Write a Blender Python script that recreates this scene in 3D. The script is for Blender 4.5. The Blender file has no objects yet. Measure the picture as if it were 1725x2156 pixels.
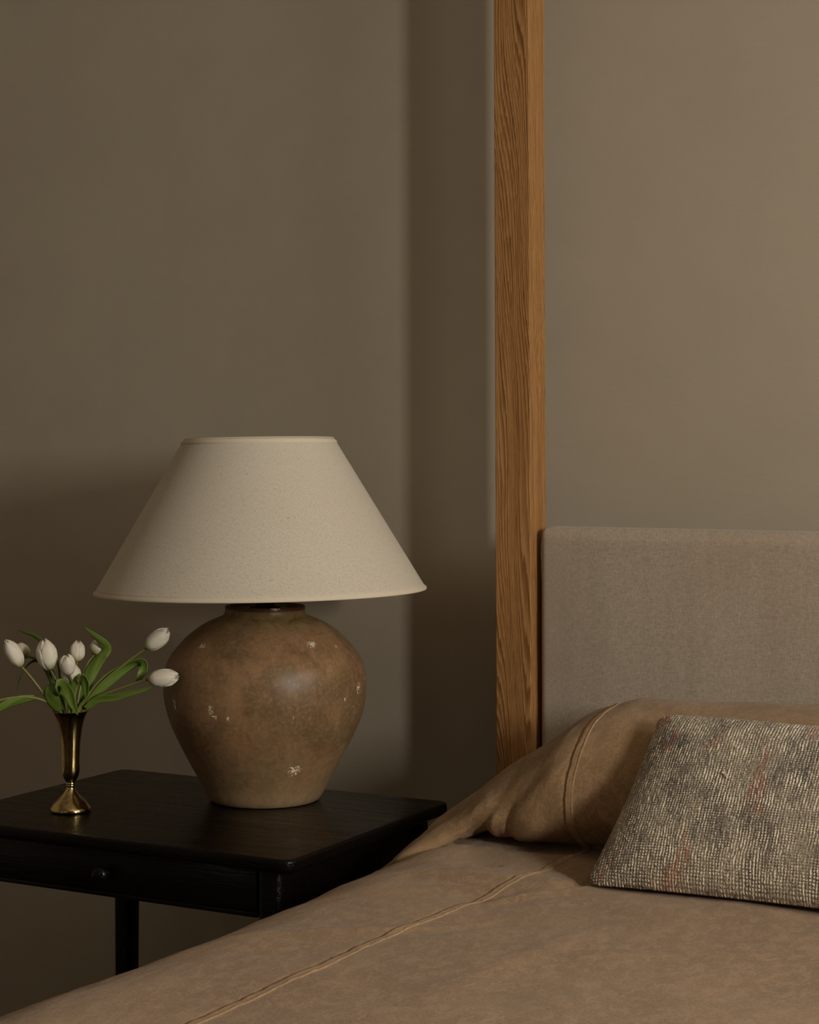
import bpy, bmesh, math, random
import numpy as np
from mathutils import Vector, Matrix, noise
R_ = math.radians
PI = math.pi
random.seed(7)
SC = bpy.context.scene
COL = SC.collection

# ------------------------------------------------------------------ camera
CAM_Z = 1.18
cam_d = bpy.data.cameras.new('camera')
cam = bpy.data.objects.new('camera', cam_d)
COL.objects.link(cam)
cam.location = (0, 0, CAM_Z)
cam.rotation_euler = (R_(90), 0, R_(28.1))
cam_d.sensor_fit = 'VERTICAL'
cam_d.sensor_height = 36.0
cam_d.lens = 3820.0 / 2156.0 * 36.0
cam_d.shift_y = -(1078.0 - 960.0) / 2156.0
cam_d.clip_start = 0.02
SC.camera = cam

# ------------------------------------------------------------------ world, lights, exposure
world = bpy.data.worlds.new('world')
SC.world = world
world.use_nodes = True
bg = world.node_tree.nodes['Background']
bg.inputs[0].default_value = (0.55, 0.62, 0.75, 1)
bg.inputs[1].default_value = 0.15

WIN_Y, WIN_Z, WIN_W, WIN_H = 0.88, 1.57, 0.27, 0.60      # slim window in the right wall
ROOM_X0, ROOM_X1, ROOM_Y0, ROOM_Y1, ROOM_Z = -3.7, 1.5, -2.4, 2.905, 2.75
WIN4_Y, WIN4_Z, WIN4_W, WIN4_H = 1.86, 1.80, 0.70, 0.80      # second window in the right wall, nearer the headboard wall
WIN2_X, WIN2_Z, WIN2_W, WIN2_H = -2.75, 1.45, 0.36, 1.5   # narrow window in the front wall, behind the camera
FILL_X, FILL_Z, FILL_W, FILL_H = -1.15, 2.10, 1.10, 0.80  # opening made high in the front wall for an added dim fill light

def area(name, loc, rot, sx, sy, power, colour):
    d = bpy.data.lights.new(name, 'AREA')
    d.shape = 'RECTANGLE'; d.size = sx; d.size_y = sy
    d.energy = power; d.color = colour
    o = bpy.data.objects.new(name, d)
    o.location = loc; o.rotation_euler = rot
    COL.objects.link(o)
    return o
area('window_daylight', (ROOM_X1 + 0.10, WIN_Y, WIN_Z), (0, R_(90), 0), WIN_H, WIN_W, 56.0, (1.0, 0.965, 0.90))
area('window_daylight_near', (ROOM_X1 + 0.10, WIN4_Y, WIN4_Z), (0, R_(90), 0), WIN4_H, WIN4_W, 21.0, (1.0, 0.95, 0.86))
area('fill_light_high', (FILL_X, ROOM_Y0 - 0.10, FILL_Z), (R_(90), 0, 0), FILL_W, FILL_H, 2.4, (1.0, 0.93, 0.80))  # added soft fill for the room, no known window there
area('window_daylight_behind', (WIN2_X, ROOM_Y0 - 0.10, WIN2_Z), (R_(90), 0, 0), WIN2_W, WIN2_H, 1.1, (1.0, 0.90, 0.76))
SC.view_settings.view_transform = 'Standard'
SC.view_settings.look = 'None'
SC.view_settings.gamma = 1.0
SC.view_settings.use_curve_mapping = False
SC.view_settings.exposure = 0.0

# ------------------------------------------------------------------ node helpers
class NT:
    def __init__(s, name):
        s.m = bpy.data.materials.new(name); s.m.use_nodes = True
        s.t = s.m.node_tree; s.b = s.t.nodes['Principled BSDF']
        s.out = s.t.nodes['Material Output']
    def n(s, typ, **kw):
        nd = s.t.nodes.new('ShaderNode' + typ)
        for k, v in kw.items():
            if k == 'i':
                for kk, vv in v.items(): s.put(nd.inputs[kk], vv)
            else: setattr(nd, k, v)
        return nd
    def put(s, sock, v):
        if isinstance(v, bpy.types.NodeSocket): s.t.links.new(v, sock)
        elif isinstance(v, bpy.types.Node): s.t.links.new(v.outputs[0], sock)
        elif isinstance(v, (tuple, list)) and sock.type == 'RGBA' and len(v) == 3: sock.default_value = (*v, 1)
        else: sock.default_value = v
    def coord(s, which='Object'): return s.n('TexCoord').outputs[which]
    def map(s, v, scale=(1, 1, 1), loc=(0, 0, 0), rot=(0, 0, 0)):
        return s.n('Mapping', i={'Vector': v, 'Scale': scale, 'Location': loc, 'Rotation': rot}).outputs[0]
    def noise(s, v, scale, detail=3, rough=0.55, dist=0.0):
        return s.n('TexNoise', i={'Vector': v, 'Scale': scale, 'Detail': detail, 'Roughness': rough, 'Distortion': dist}).outputs[0]
    def math(s, op, a, b=0.0, c=None, clamp=False):
        nd = s.n('Math', operation=op, use_clamp=clamp); s.put(nd.inputs[0], a); s.put(nd.inputs[1], b)
        if c is not None: s.put(nd.inputs[2], c)
        return nd.outputs[0]
    def rng(s, v, a, b, c=0.0, d=1.0, smooth=True):
        nd = s.n('MapRange', interpolation_type='SMOOTHSTEP' if smooth else 'LINEAR')
        s.put(nd.inputs['Value'], v)
        for k, x in (('From Min', a), ('From Max', b), ('To Min', c), ('To Max', d)): nd.inputs[k].default_value = x
        return nd.outputs[0]
    def mix(s, f, a, b, blend='MIX'):
        nd = s.n('Mix', data_type='RGBA', blend_type=blend)
        s.put(nd.inputs[0], f); s.put(nd.inputs[6], a); s.put(nd.inputs[7], b)
        return nd.outputs[2]
    def ramp(s, v, stops):
        nd = s.n('ValToRGB'); s.put(nd.inputs[0], v)
        e = nd.color_ramp.elements
        while len(e) < len(stops): e.new(0.5)
        for el, (p, c) in zip(e, stops): el.position = p; el.color = (*c, 1)
        return nd.outputs[0]
    def bump(s, h, strength=0.3, dist=0.001, normal=None):
        nd = s.n('Bump', i={'Height': h, 'Strength': strength, 'Distance': dist})
        if normal is not None: s.put(nd.inputs['Normal'], normal)
        return nd.outputs[0]
    def sep(s, v):
        return s.n('SeparateXYZ', i={0: v}).outputs
    def set(s, **kw):
        for k, v in kw.items(): s.put(s.b.inputs[k.replace('_', ' ')], v)
        return s.m

def lin(r, g, b):
    f = lambda c: c / 12.92 if c <= 0.04045 else ((c + 0.055) / 1.055) ** 2.4
    return (f(r / 255), f(g / 255), f(b / 255))

# ------------------------------------------------------------------ materials
def mat_wall():
    m = NT('limewash_plaster'); v = m.coord()
    n1 = m.noise(v, 1.3, 5, 0.6); n2 = m.noise(v, 7, 4, 0.6, 0.4)
    f = m.math('ADD', m.math('MULTIPLY', n1, 0.6), m.math('MULTIPLY', n2, 0.4))
    c = m.mix(m.rng(f, 0.3, 0.7), lin(173, 161, 142), lin(179, 167, 147))
    h = m.math('ADD', m.noise(m.map(v, (1, 1, 1.6)), 28, 5, 0.6, 0.5), m.math('MULTIPLY', m.noise(v, 420, 2), 0.12))
    fine = m.bump(h, 0.22, 0.0025)
    return m.set(Base_Color=c, Roughness=0.9, Normal=m.bump(n1, 0.12, 0.02, fine), Specular_IOR_Level=0.25)

def mat_plain(name, col, rough=0.7, **kw):
    m = NT(name); v = m.coord()
    c = m.mix(m.noise(v, 5, 4), col, tuple(x * 0.86 for x in col))
    return m.set(Base_Color=c, Roughness=rough, **kw)

def mat_floor():
    m = NT('oak_floorboards'); v = m.coord()
    g = m.noise(m.map(v, (40, 2, 1)), 3, 5, 0.6)
    c = m.mix(g, lin(66, 48, 34), lin(92, 68, 48))
    return m.set(Base_Color=c, Roughness=0.45, Normal=m.bump(g, 0.15, 0.001))

def mat_oak():
    m = NT('oiled_oak'); v = m.coord()
    w = m.noise(m.map(v, (7, 7, 0.8)), 2.2, 2, 0.5)
    x, y, z = m.sep(v)
    # growth rings: distance from a pith lying behind the front face, wandering with height
    fig = m.noise(m.map(v, (13, 5, 1.15), (0, 0, 3.7)), 1.0, 1.5, 0.4)
    d = m.math('ADD', m.math('MULTIPLY', m.math('ADD', x, m.math('MULTIPLY', z, 0.050)), 0.50), m.math('MULTIPLY', y, 0.42))
    d = m.math('ADD', d, m.math('ADD', m.math('MULTIPLY', fig, 0.058), m.math('MULTIPLY', w, 0.004)))
    hair = m.noise(m.map(v, (520, 520, 14)), 1.0, 3, 0.7)
    d = m.math('ADD', d, m.math('MULTIPLY', m.math('SUBTRACT', hair, 0.5), 0.0016))
    q = m.math('MULTIPLY', d, 600.0)
    ring = m.math('FRACT', q)
    yr = m.n('TexWhiteNoise', noise_dimensions='1D', i={'W': m.math('FLOOR', q)}).outputs['Value']
    ring = m.math('MULTIPLY', m.math('POWER', m.math('MULTIPLY', m.rng(ring, 0.0, 0.8), m.rng(ring, 1.0, 0.88)), 1.4), m.math('MULTIPLY_ADD', yr, 0.7, 0.35))
    pores = m.rng(m.noise(m.map(v, (760, 760, 16)), 1.0, 3, 0.7), 0.53, 0.66)
    streak = m.noise(m.map(v, (110, 110, 1.1)), 1.6, 4, 0.6)
    broad = m.noise(m.map(v, (22, 22, 1.6)), 1.6, 3, 0.5)
    t = m.math('ADD', m.math('MULTIPLY', ring, 0.58), m.math('ADD', m.math('MULTIPLY', streak, 0.26), m.math('MULTIPLY', broad, 0.25)))
    c = m.ramp(t, [(0.18, lin(190, 144, 90)), (0.45, lin(156, 109, 60)), (0.95, lin(98, 60, 28))])
    c = m.mix(m.math('MULTIPLY', pores, 0.40), c, lin(74, 42, 16))
    h = m.math('SUBTRACT', 0.0, m.math('ADD', pores, m.math('MULTIPLY', ring, 0.4)))
    return m.set(Base_Color=c, Roughness=0.55, Normal=m.bump(h, 0.30, 0.0006), Specular_IOR_Level=0.3)

def mat_espresso():
    m = NT('espresso_stained_oak'); v = m.coord()
    x, y, z = m.sep(v)
    w = m.noise(m.map(v, (1.2, 5, 5)), 2.4, 3, 0.5)
    y1 = m.math('ADD', m.math('ADD', y, z), m.math('MULTIPLY', m.math('SUBTRACT', w, 0.5), 0.14))
    a = m.math('ADD', m.math('MULTIPLY', m.math('MULTIPLY', y1, y1), 3.5), m.math('MULTIPLY', x, 0.12))
    ring = m.math('POWER', m.math('FRACT', m.math('MULTIPLY', a, 60.0)), 3.0)
    fine = m.noise(m.map(v, (6, 340, 340)), 1.0, 3, 0.7)
    pore = m.rng(fine, 0.50, 0.68)
    g = m.math('ADD', m.math('MULTIPLY', ring, 0.7), m.math('MULTIPLY', pore, 0.6))
    c = m.mix(g, lin(13, 9, 7), lin(5, 4, 3))
    return m.set(Base_Color=c, Roughness=m.rng(g, 0, 1.2, 0.20, 0.38), Specular_IOR_Level=0.20,
                 Normal=m.bump(m.math('SUBTRACT', 0.0, g), 0.45, 0.0006))

def mat_shade():
    m = NT('natural_linen_shade'); v = m.coord('UV')
    wv = m.noise(m.map(v, (900, 260, 1)), 1.0, 2, 0.6); wh = m.noise(m.map(v, (260, 900, 1)), 1.0, 2, 0.6)
    weave = m.math('ADD', wv, wh)
    fl = m.noise(m.map(v, (300, 520, 1), rot=(0, 0, 0.5)), 1.0, 4, 0.65, 1.6)
    fleck = m.math('MULTIPLY', m.rng(fl, 0.585, 0.65), 0.55)
    c = m.mix(m.rng(weave, 0.7, 1.3), lin(204, 194, 175), lin(222, 213, 196))
    c = m.mix(fleck, c, lin(128, 108, 82))
    c = m.mix(m.math('MULTIPLY', m.noise(v, 9, 3), 0.2), c, lin(190, 168, 138))
    m.set(Base_Color=c, Roughness=0.85, Specular_IOR_Level=0.2, Normal=m.bump(weave, 0.35, 0.0006),
          Sheen_Weight=0.15)
    tr = m.n('BsdfTranslucent', i={'Color': lin(214, 190, 150)})
    mx = m.n('MixShader', i={0: 0.04, 1: m.b.outputs[0], 2: tr.outputs[0]})
    m.t.links.new(mx.outputs[0], m.out.inputs[0])
    return m.m

def mat_trim():
    m = NT('linen_shade_trim'); v = m.coord('UV')
    w = m.noise(m.map(v, (700, 500, 1)), 1.0, 3)
    c = m.mix(w, lin(208, 194, 168), lin(228, 214, 190))
    return m.set(Base_Color=c, Roughness=0.85, Specular_IOR_Level=0.2, Normal=m.bump(w, 0.3, 0.0005))

# cream chips in the glaze: (angle from the front in degrees, height above the foot, radius)
CHIPS = []
def mat_pot():
    m = NT('aged_terracotta_glaze'); v = m.coord()
    x, y, z = m.sep(v)
    a = m.noise(v, 9, 5, 0.62, 0.6); b = m.noise(m.map(v, (1, 1, 1), (3, 1, 2)), 15, 5, 0.65, 1.0)
    d = m.noise(m.map(v, (1, 1, 1), (9, 4, 7)), 5.5, 4, 0.6, 0.4)
    fine = m.noise(v, 160, 4, 0.7, 0.4)
    c = m.mix(m.rng(a, 0.38, 0.62), lin(116, 92, 62), lin(150, 115, 80))
    c = m.mix(m.math('MULTIPLY', m.rng(b, 0.50, 0.66), 0.5), c, lin(142, 96, 64))
    c = m.mix(m.math('MULTIPLY', m.rng(d, 0.50, 0.66), 0.60), c, lin(112, 95, 62))
    c = m.mix(m.math('MULTIPLY', m.rng(m.noise(v, 21, 4, 0.6, 0.8), 0.58, 0.72), 0.5), c, lin(138, 106, 88))
    c = m.mix(m.math('MULTIPLY', m.rng(m.noise(m.map(v, (1, 1, 1), (5, 5, 1)), 12, 5, 0.65, 0.7), 0.55, 0.70), 0.55), c, lin(92, 68, 42))
    c = m.mix(m.math('MULTIPLY', m.rng(fine, 0.42, 0.70), 0.22), c, lin(190, 158, 120))
    c = m.mix(m.math('MULTIPLY', m.rng(m.noise(m.map(v, (1, 1, 0.6), (2, 8, 1)), 38, 5, 0.7, 1.4), 0.46, 0.66), 0.30), c, lin(96, 72, 46))
    c = m.mix(m.math('MULTIPLY', m.rng(m.noise(m.map(v, (1, 1, 1), (7, 3, 1)), 70, 5, 0.7, 2.0), 0.54, 0.68), 0.22), c, lin(196, 168, 128))
    # paler worn clay towards the foot and on the neck
    foot = m.math('MULTIPLY', m.rng(m.math('ADD', z, m.math('MULTIPLY', m.math('SUBTRACT', a, 0.5), 0.10)), 0.006, 0.050, 1, 0), 0.70)
    c = m.mix(foot, c, m.mix(m.rng(m.noise(v, 55, 5, 0.7, 1.2), 0.35, 0.65), lin(140, 116, 88), lin(178, 152, 120)))
    foot2 = m.math('MULTIPLY', m.rng(m.math('ADD', z, m.math('MULTIPLY', m.math('SUBTRACT', b, 0.5), 0.25)), 0.05, 0.13, 1, 0), 0.30)
    c = m.mix(foot2, c, lin(146, 126, 92))
    neck = m.math('MULTIPLY', m.rng(m.math('ADD', z, m.math('MULTIPLY', m.math('SUBTRACT', b, 0.5), 0.04)), 0.287, 0.300, 0, 1), 0.9)
    ncol = m.mix(m.rng(m.noise(m.map(v, (1, 1, 0.25)), 36, 5, 0.7, 1.2), 0.30, 0.70), lin(112, 90, 52), lin(158, 132, 88))
    c = m.mix(neck, c, ncol)
    rim = m.rng(z, 0.3145, 0.3165, 0, 1)
    c = m.mix(rim, c, lin(92, 64, 38))
    # chips
    cn = m.noise(m.map(v, (1, 1, 1.0), (2, 2, 2)), 120, 5, 0.72, 2.2)
    mask = None
    for (ang, h, r, rad, el) in CHIPS:
        p = (rad * math.sin(ang), -rad * math.cos(ang), h)
        sub = m.n('VectorMath', operation='SUBTRACT', i={0: v, 1: p}).outputs[0]
        sc = m.n('VectorMath', operation='MULTIPLY', i={0: sub, 1: (1, 1, el)}).outputs[0]
        ln = m.n('VectorMath', operation='LENGTH', i={0: sc}).outputs['Value']
        k = m.rng(ln, r * 0.25, r, 1, 0)
        mask = k if mask is None else m.math('MAXIMUM', mask, k)
    chip = m.rng(m.math('ADD', cn, m.math('MULTIPLY', mask, 0.17)), 0.655, 0.685)
    chip = m.math('MULTIPLY', chip, m.rng(mask, 0.02, 0.2))
    c = m.mix(chip, c, lin(255, 240, 205))
    rough = m.rng(fine, 0.3, 0.7, 0.34, 0.50)
    h = m.math('ADD', m.math('MULTIPLY', fine, 0.5), m.math('MULTIPLY', a, 1.0))
    h = m.math('ADD', h, m.math('MULTIPLY', chip, 0.8))
    return m.set(Base_Color=c, Roughness=rough, Specular_IOR_Level=0.35, Normal=m.bump(h, 0.25, 0.0012))

def mat_brass():
    m = NT('aged_brass'); v = m.coord()
    n = m.noise(m.map(v, (1, 1, 0.5)), 90, 4, 0.6)
    z = m.sep(v)[2]
    c = m.mix(m.rng(n, 0.4, 0.7), lin(208, 186, 128), lin(156, 132, 82))
    c = m.mix(m.math('MULTIPLY', m.rng(z, 0.05, 0.15, 0.0, 1.0), 0.45), c, lin(112, 92, 58))
    return m.set(Base_Color=c, Metallic=1.0, Roughness=m.rng(n, 0.3, 0.7, 0.10, 0.20), Normal=m.bump(n, 0.08, 0.0004))

def mat_metal(name, col, rough=0.4):
    m = NT(name)
    return m.set(Base_Color=col, Metallic=0.9, Roughness=rough)

def mat_petal():
    m = NT('tulip_petal'); v = m.coord('UV')
    u, t, _ = m.sep(v)
    veins = m.noise(m.map(v, (26, 1.2, 1)), 1.5, 3)
    c = m.mix(m.rng(t, 0.0, 0.32), lin(168, 170, 104), lin(232, 222, 200))
    c = m.mix(m.math('MULTIPLY', m.rng(veins, 0.45, 0.7), 0.16), c, lin(196, 184, 150))
    edge = m.math('MULTIPLY', m.rng(m.math('ABSOLUTE', m.math('SUBTRACT', u, 0.5)), 0.36, 0.5), 0.25)
    c = m.mix(edge, c, lin(250, 246, 236))
    m.set(Base_Color=c, Roughness=0.5, Specular_IOR_Level=0.3, Subsurface_Weight=0.12,
          Subsurface_Radius=(0.006, 0.005, 0.003), Normal=m.bump(veins, 0.35, 0.0008))
    m.b.inputs['Subsurface Scale'].default_value = 0.5
    return m.m

def mat_leaf(name, a, b):
    m = NT(name); v = m.coord('UV')
    ve = m.noise(m.map(v, (24, 1.0, 1)), 1.6, 3)
    n2 = m.noise(m.coord(), 60, 3)
    c = m.mix(m.rng(ve, 0.35, 0.65), a, b)
    c = m.mix(m.math('MULTIPLY', n2, 0.25), c, lin(96, 106, 44))
    m.set(Base_Color=c, Roughness=0.42, Specular_IOR_Level=0.4, Normal=m.bump(ve, 0.3, 0.0006))
    tr = m.n('BsdfTranslucent', i={'Color': lin(110, 150, 50)})
    mx = m.n('MixShader', i={0: 0.15, 1: m.b.outputs[0], 2: tr.outputs[0]})
    m.t.links.new(mx.outputs[0], m.out.inputs[0])
    return m.m

def mat_stem():
    m = NT('tulip_stem'); v = m.coord('UV')
    t = m.sep(v)[1]
    c = m.mix(m.rng(t, 0.55, 1.0), lin(128, 126, 66), lin(122, 100, 60))
    c = m.mix(m.noise(m.map(v, (4, 30, 1)), 1.0, 2), c, lin(104, 112, 50))
    return m.set(Base_Color=c, Roughness=0.45)

def mat_headboard():
    m = NT('oatmeal_twill_linen'); v = m.coord()
    x, y, z = m.sep(v)
    # twill: diagonal lines crossing fine warp threads
    dg = m.math('SINE', m.math('MULTIPLY', m.math('ADD', m.math('MULTIPLY', x, 1.0), z), 2900.0))
    wp = m.noise(m.map(v, (1800, 100, 180)), 1.0, 2, 0.6); wf = m.noise(m.map(v, (150, 100, 1800)), 1.0, 2, 0.6)
    slub = m.rng(m.noise(m.map(v, (500, 1, 60)), 1.0, 3, 0.6), 0.66, 0.74)
    big = m.noise(v, 3.5, 4, 0.6, 0.3); band = m.noise(m.map(v, (26, 1, 1.2)), 1.2, 3, 0.6)
    th = m.math('ADD', m.math('MULTIPLY', dg, 0.13), m.math('ADD', m.math('MULTIPLY', wp, 0.5), m.math('MULTIPLY', wf, 0.5)))
    c = m.mix(m.rng(th, 0.25, 0.75), lin(140, 126, 110), lin(206, 190, 170))
    c = m.mix(m.math('MULTIPLY', m.rng(big, 0.42, 0.62), 0.35), c, lin(172, 150, 128))
    c = m.mix(m.math('MULTIPLY', m.rng(band, 0.4, 0.65), 0.14), c, lin(148, 134, 114))
    c = m.mix(m.math('MULTIPLY', slub, 0.6), c, lin(228, 212, 186))
    return m.set(Base_Color=c, Roughness=0.9, Specular_IOR_Level=0.15, Sheen_Weight=0.2,
                 Normal=m.bump(m.math('ADD', th, m.math('MULTIPLY', slub, 0.6)), 0.5, 0.0008))

def mat_spread(seam=False):
    m = NT('washed_canvas_seam' if seam else 'washed_canvas_bedspread'); v = m.coord('UV')
    big = m.noise(v, 6, 6, 0.7, 0.5); mid = m.noise(m.map(v, (1, 0.6, 1)), 60, 6, 0.78, 0.5); fine = m.noise(v, 420, 3, 0.65)
    wp = m.noise(m.map(v, (1400, 160, 1)), 1.0, 2); wf = m.noise(m.map(v, (160, 1400, 1)), 1.0, 2)
    th = m.math('ADD', m.math('ADD', wp, wf), m.math('MULTIPLY', fine, 0.5))
    if seam: a, b = lin(150, 119, 84), lin(170, 137, 99)
    else: a, b = lin(132, 103, 72), lin(152, 121, 86)
    c = m.mix(m.rng(big, 0.38, 0.62), a, b)
    c = m.mix(m.math('MULTIPLY', m.rng(mid, 0.45, 0.60), 0.70), c, lin(172, 140, 106))
    c = m.mix(m.math('MULTIPLY', m.rng(m.noise(m.map(v, (1, 1, 1), (4, 4, 0)), 9, 4, 0.6, 0.4), 0.5, 0.65), 0.35), c, lin(124, 102, 68))
    c = m.mix(m.rng(th, 0.8, 1.7, 0, 0.40), c, lin(188, 158, 122))
    c = m.mix(m.rng(m.noise(v, 260, 3, 0.7), 0.38, 0.62, 0.30, 0.0), c, lin(108, 82, 54))
    h = m.math('ADD', m.math('MULTIPLY', th, 0.4), m.math('MULTIPLY', mid, 1.3))
    fn = m.bump(h, 0.6, 0.0013)
    return m.set(Base_Color=c, Roughness=0.92, Specular_IOR_Level=0.12, Sheen_Weight=0.12, Normal=fn)

def mat_kilim():
    m = NT('handwoven_kilim_wool'); v = m.coord('UV')     # UV in metres
    wob = m.n('VectorMath', operation='MULTIPLY', i={0: m.n('VectorMath', operation='SUBTRACT', i={0: m.n('TexNoise', i={'Vector': v, 'Scale': 26, 'Detail': 2}).outputs['Color'], 1: (0.5, 0.5, 0.5)}).outputs[0], 1: (0.0075, 0.0050, 0)}).outputs[0]
    w = m.n('VectorMath', operation='ADD', i={0: v, 1: wob}).outputs[0]
    x, y, _ = m.sep(w)
    PU, PV = 0.0041, 0.0036
    cu = m.math('MULTIPLY', x, 1 / PU); cv = m.math('MULTIPLY', y, 1 / PV)
    fu = m.math('ABSOLUTE', m.math('SUBTRACT', m.math('FRACT', cu), 0.5)); fv = m.math('ABSOLUTE', m.math('SUBTRACT', m.math('FRACT', cv), 0.5))
    iu = m.math('FLOOR', cu); iv = m.math('FLOOR', cv)
    cell = m.n('CombineXYZ', i={0: iu, 1: iv, 2: 0.0}).outputs[0]
    rnd = m.n('TexWhiteNoise', noise_dimensions='2D', i={'Vector': cell}).outputs['Value']
    colv = m.n('CombineXYZ', i={0: m.math('MULTIPLY', iu, 7.31), 1: m.math('MULTIPLY', y, 42.0), 2: 0.0}).outputs[0]
    run = m.noise(colv, 1.0, 2, 0.6)                        # how far a cream warp stays exposed
    area_ = m.noise(v, 16, 3, 0.6)
    expo = m.math('ADD', run, m.math('MULTIPLY', m.math('SUBTRACT', area_, 0.5), 1.05))
    expo = m.math('ADD', expo, m.math('MULTIPLY', m.math('SUBTRACT', rnd, 0.5), 0.10))
    strand = m.rng(fu, 0.16, 0.34, 1, 0)
    bead = m.math('MULTIPLY', strand, m.rng(fv, 0.22, 0.42, 1, 0))
    full = m.rng(expo, 0.56, 0.64)
    dots = m.rng(expo, 0.36, 0.47)
    cream = m.math('MAXIMUM', m.math('MULTIPLY', strand, full), m.math('MULTIPLY', m.math('MULTIPLY', bead, dots), 0.9))
    # ground colours: grey-brown, olive, rose, slate in blocks
    na = m.noise(m.map(v, (1, 0.45, 1)), 22, 3, 0.55); nb = m.noise(m.map(v, (1, 0.35, 1), (3, 7, 0)), 15, 3, 0.55, 0.5)
    nc = m.noise(m.map(v, (1, 0.9, 1), (8, 2, 0)), 14, 3, 0.55)
    g = m.mix(m.rng(na, 0.40, 0.60), lin(148, 134, 120), lin(190, 175, 152))
    g = m.mix(m.math('MULTIPLY', m.rng(nb, 0.53, 0.60), 0.60), g, lin(196, 130, 104))
    g = m.mix(m.math('MULTIPLY', m.rng(nc, 0.62, 0.70), 0.7), g, lin(108, 114, 108))
    fz = m.noise(v, 700, 3, 0.7)
    g = m.mix(m.rng(fz, 0.3, 0.7), m.mix(0.35, g, (0.04, 0.03, 0.02)), g)
    g = m.mix(m.math('MULTIPLY', m.rng(m.math('MAXIMUM', fu, fv), 0.34, 0.5), 0.5), g, (0.05, 0.04, 0.03))
    c = m.mix(cream, g, m.mix(m.noise(v, 300, 2), lin(232, 214, 182), lin(255, 243, 216)))
    h = m.math('ADD', m.math('MULTIPLY', cream, 0.9), m.math('MULTIPLY', fz, 0.7))
    h = m.math('ADD', h, m.math('SUBTRACT', 0.6, m.math('ADD', fu, fv)))
    return m.set(Base_Color=c, Roughness=0.95, Specular_IOR_Level=0.1, Sheen_Weight=0.2, Normal=m.bump(h, 0.8, 0.0012))

# ------------------------------------------------------------------ object helpers
def link(name, me, mat=None, parent=None, loc=None):
    o = bpy.data.objects.new(name, me)
    if mat: me.materials.append(mat)
    COL.objects.link(o)
    if parent: o.parent = parent
    if loc is not None: o.location = loc
    return o
def thing(name, label, cat, loc, rz=0, group=None):
    o = bpy.data.objects.new(name, None); COL.objects.link(o)
    o.empty_display_size = 0.05
    o.location = loc; o.rotation_euler = (0, 0, rz)
    o['label'] = label; o['category'] = cat
    if group: o['group'] = group
    return o
def tag(o, label, cat, group=None):
    o['label'] = label; o['category'] = cat
    if group: o['group'] = group
    return o
def struct(o):
    o['kind'] = 'structure'; return o
def smooth(me, on=True):
    me.polygons.foreach_set('use_smooth', [on] * len(me.polygons)); me.update()
def box_bm(lo, hi, bevel=0.0, seg=2):
    bm = bmesh.new(); bmesh.ops.create_cube(bm, size=1)
    for v in bm.verts:
        v.co = Vector([(lo[i] + hi[i]) / 2 + v.co[i] * (hi[i] - lo[i]) for i in range(3)])
    if bevel: bmesh.ops.bevel(bm, geom=list(bm.edges), offset=bevel, segments=seg, profile=0.5, affect='EDGES')
    return bm
def me_of(bm, name, smooth_=False, recalc=True):
    if recalc: bmesh.ops.recalc_face_normals(bm, faces=bm.faces)
    me = bpy.data.meshes.new(name); bm.to_mesh(me); bm.free()
    if smooth_: smooth(me)
    return me
def box(name, lo, hi, mat, parent=None, bevel=0.0, seg=2, sm=False, loc=None):
    return link(name, me_of(box_bm(lo, hi, bevel, seg), name, sm), mat, parent, loc)
def autosmooth(o, ang=40):
    me = o.data; smooth(me)
    bm = bmesh.new(); bm.from_mesh(me)
    for e in bm.edges:
        if len(e.link_faces) == 2 and e.calc_face_angle(0) > R_(ang): e.smooth = False
    bm.to_mesh(me); bm.free()
def grid_mesh(name, P, uv=None, close_u=False, close_v=False):
    """P: array (nv, nu, 3) -> quad mesh"""
    nv, nu = P.shape[:2]
    verts = P.reshape(-1, 3).tolist(); faces = []; uvs = []
    for j in range(nv if close_v else nv - 1):
        for i in range(nu if close_u else nu - 1):
            j2, i2 = (j + 1) % nv, (i + 1) % nu
            faces.append((j * nu + i, j * nu + i2, j2 * nu + i2, j2 * nu + i))
            if uv is not None:
                a = uv[j, i]; 
                uvs += [uv[j, i], uv[j, i + 1], uv[j + 1, i + 1], uv[j + 1, i]]
    me = bpy.data.meshes.new(name); me.from_pydata(verts, [], faces)
    if uv is not None:
        l = me.uv_layers.new(name='UVMap'); l.data.foreach_set('uv', np.array(uvs, dtype=np.float32).ravel())
    smooth(me)
    return me
def catmull(pts, n):
    pts = [np.array(p, float) for p in pts]
    pts = [2 * pts[0] - pts[1]] + pts + [2 * pts[-1] - pts[-2]]
    out = []; segs = len(pts) - 3
    for k in range(n):
        t = k / (n - 1) * segs; i = min(int(t), segs - 1); t -= i
        p0, p1, p2, p3 = pts[i:i + 4]
        out.append(0.5 * ((2 * p1) + (-p0 + p2) * t + (2 * p0 - 5 * p1 + 4 * p2 - p3) * t * t + (-p0 + 3 * p1 - 3 * p2 + p3) * t ** 3))
    return np.array(out)
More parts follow.
